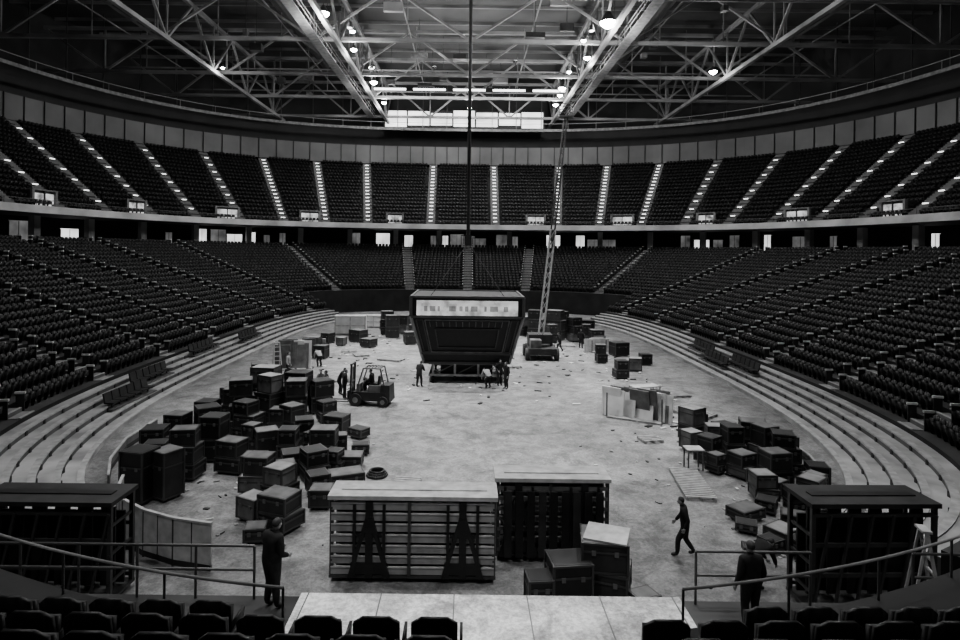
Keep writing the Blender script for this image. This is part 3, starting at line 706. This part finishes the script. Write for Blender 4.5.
def person(x,y,z,rz,pose='stand',top='cloth',bot='cloth2',s=1.0,parent=None,fat=1.0):
    key=(pose,top,bot,fat)
    if key not in cache:
        q=POSES[pose]; V=lambda k:Vector(q[k])
        pel,ch,nk,hd=V('pel'),V('ch'),V('nk'),V('hd')
        sx,sy,sz=q['sh']
        pts=[pel,pel.lerp(ch,.5),ch,nk,nk.lerp(hd,.45)]; rad=[.19*fat,.185*fat,.20*fat,.075,.062]; ed=[(0,1),(1,2),(2,3),(3,4)]
        def chain(root,lst):
            p=root
            for v,r in lst: pts.append(Vector(v)); rad.append(r); ed.append((p,len(pts)-1)); p=len(pts)-1
        for sg,e,w in ((-1,'eL','wL'),(1,'eR','wR')):
            S=Vector((sg*sx,sy,sz)); E=V(e);Wp=V(w)
            chain(2,[(S,.095*fat),(S.lerp(E,.5),.08*fat),(E,.066),(E.lerp(Wp,.5),.06),(Wp,.042)])
        for sg,k,a in ((-1,'kL','aL'),(1,'kR','aR')):
            H=pel+Vector((sg*.10,0,-.06)); K=V(k);A=V(a)
            chain(0,[(H,.13*fat),(H.lerp(K,.5),.11*fat),(K,.085),(K.lerp(A,.45),.082),(A,.062),(A+Vector((0,.09,-.03)),.055),(A+Vector((0,.18,-.04)),.042)])
        me=D.meshes.new('sk'); me.from_pydata([tuple(p) for p in pts],ed,[])
        o=D.objects.new('sk',me); link(o)
        sm=o.modifiers.new('skin','SKIN')
        for i,r in enumerate(rad):
            sv=me.skin_vertices[0].data[i]; sv.radius=(r,r*(.74 if i<3 else 1)); sv.use_root=(i==0)
        o.modifiers.new('sub','SUBSURF').levels=1
        dg=C.evaluated_depsgraph_get(); bm=D.meshes.new_from_object(o.evaluated_get(dg)); D.objects.remove(o)
        bm.materials.clear(); bm.materials.append(M[top]); bm.materials.append(M[bot]); bm.materials.append(M['rubber'])
        for p in bm.polygons:
            p.use_smooth=True; c=p.center
            dleg=(c-pel).dot((pel-ch).normalized())
            p.material_index=2 if c.z<.13 else (1 if (dleg>-.02 and c.z<pel.z+.05 and abs(c.x)<.24) else 0)
        hb=MB(); up=(hd-nk).normalized(); 
        tilt=math.atan2(up.y,up.z)*.5; R=Matrix.Rotation(-tilt,3,'X')
        def face(p,d):
            if p.z<0 : p=Vector((p.x*(1+p.z*2.2),p.y*(1+p.z*.8),p.z))
            return p
        blob(hb,hd,(.08,.098,.122),'skin',R,14,10,face)
        F=lambda a:hd+R@Vector(a)
        hb.add([F((-.016,.088,-.02)),F((.016,.088,-.02)),F((0,.12,-.022)),F((0,.092,.03)),F((0,.088,-.035))],[(0,2,3),(2,1,3),(0,4,2),(4,1,2)],'skin')
        for sg in (-1,1):
            blob(hb,F((sg*.03,.086,.008)),(.012,.010,.008),'white',R,6,4); blob(hb,F((sg*.03,.095,.008)),(.005,.004,.006),'black',R,6,4)
            blob(hb,F((sg*.080,-.005,-.005)),(.01,.02,.03),'skin',R,6,5)
        hb.box(F((0,.085,-.058)),(.045,.012,.008),'cloth2',rx=-tilt)
        blob(hb,F((0,-.014,.028)),(.088,.102,.106),'hair',R,14,8,lambda p,d:Vector((p.x,min(p.y,.07),max(p.z,-.055 if d.y<0 else .03))))
        hm=hb.obj('h',smooth=True); hmesh=hm.data; D.objects.remove(hm)
        hh=MB()
        for sg,e,w in ((-1,'eL','wL'),(1,'eR','wR')):
            E=V(e);Wp=V(w); d=(Wp-E).normalized(); side=Vector((sg,0,0)); side=(side-d*side.dot(d)).normalized(); fw=d.cross(side).normalized()
            if fw.y<0: fw=-fw
            def box8(a,b,w1,h1,w2,h2,k='skin'):
                P=[a-fw*w1-side*h1,a+fw*w1-side*h1,a+fw*w1+side*h1,a-fw*w1+side*h1,b-fw*w2-side*h2,b+fw*w2-side*h2,b+fw*w2+side*h2,b-fw*w2+side*h2]
                hh.add(P,[(0,1,2,3),(7,6,5,4),(0,4,5,1),(1,5,6,2),(2,6,7,3),(3,7,4,0)],k)
            p1=Wp+d*.09; box8(Wp-d*.01,p1,.026,.016,.042,.014)
            for i,(o_,ln) in enumerate(((.032,.07),(.011,.08),(-.011,.074),(-.032,.058))):
                a=p1+fw*o_; m=a+d*ln*.5; tip=a+d*ln*.9-side*.022
                box8(a-d*.005,m,.009,.009,.0085,.0085); box8(m,tip,.0085,.0085,.006,.006)
            a=Wp+d*.03+fw*.028; m=a+d*.035+fw*.025; box8(a,m,.012,.011,.01,.01); box8(m,m+d*.03+fw*.004-side*.008,.01,.01,.007,.007)
        hn=hh.obj('n',smooth=True); nm=hn.data; D.objects.remove(hn)
        cache[key]=(bm,hmesh,nm)
    e=D.objects.new('worker',None); e.location=(x,y,z); e.rotation_euler=(0,0,rz); e.scale=(s,s,s); link(e)
    if parent: e.name='driver'; e.parent=parent
    for nme,me in zip(('body','head','hands'),cache[key]):
        o=D.objects.new(nme,me); link(o); o.parent=e
R_=math.radians
person(-3.85,12.0,1.8,R_(-35),'carry',fat=1.12); person(6.55,17.8,0,R_(70),'walk'); person(5.5,11.5,1.8,R_(10),'stand',s=.95)
person(7.9,16.2,0,R_(-70),'bend'); 
for x,y,r,p,tp in ((-10.3,36.2,150,'stand','cloth'),(-9.5,35.3,200,'carry','cloth'),(-8.8,36.6,180,'lean','shirt'),(-8.3,35.6,90,'stand','cloth'),(-7.8,36.9,-80,'lean','cloth'),(-7.3,35.9,-60,'carry','cloth'),(-11.0,37.2,10,'stand','cloth'),
    (-3.1,39.3,-20,'lean','cloth'),(1.4,39.1,30,'bend','shirt'),(2.6,39.0,120,'stand','cloth'),(-11.2,45.6,40,'bend','shirt'),(-12.4,41.7,-90,'stand','shirt'),(10.6,55.8,-30,'stand','cloth'),(8.3,53.5,60,'walk','cloth'),(2.2,40.0,200,'carry','cloth')):
    person(x,y,0,R_(r),p,tp)
person(-.15,0,.72,R_(-90),'sit',parent=FK)
# ---------------- world, camera ----------------
w=D.worlds.new('World'); C.scene.world=w; w.use_nodes=True; w.node_tree.nodes['Background'].inputs[0].default_value=(.0,.0,.0,1); w.node_tree.nodes['Background'].inputs[1].default_value=0
cam=D.cameras.new('camera'); co=D.objects.new('camera',cam); link(co)
cam.sensor_width=36; cam.lens=22.5; cam.shift_y=-70/960; cam.shift_x=12/960; cam.clip_end=400; cam.clip_start=.1
co.matrix_world=Matrix.Translation((0,0,9))@Matrix.Rotation(math.pi/2,4,'X')@Matrix.Rotation(R_(.7),4,'Z')
C.scene.camera=co
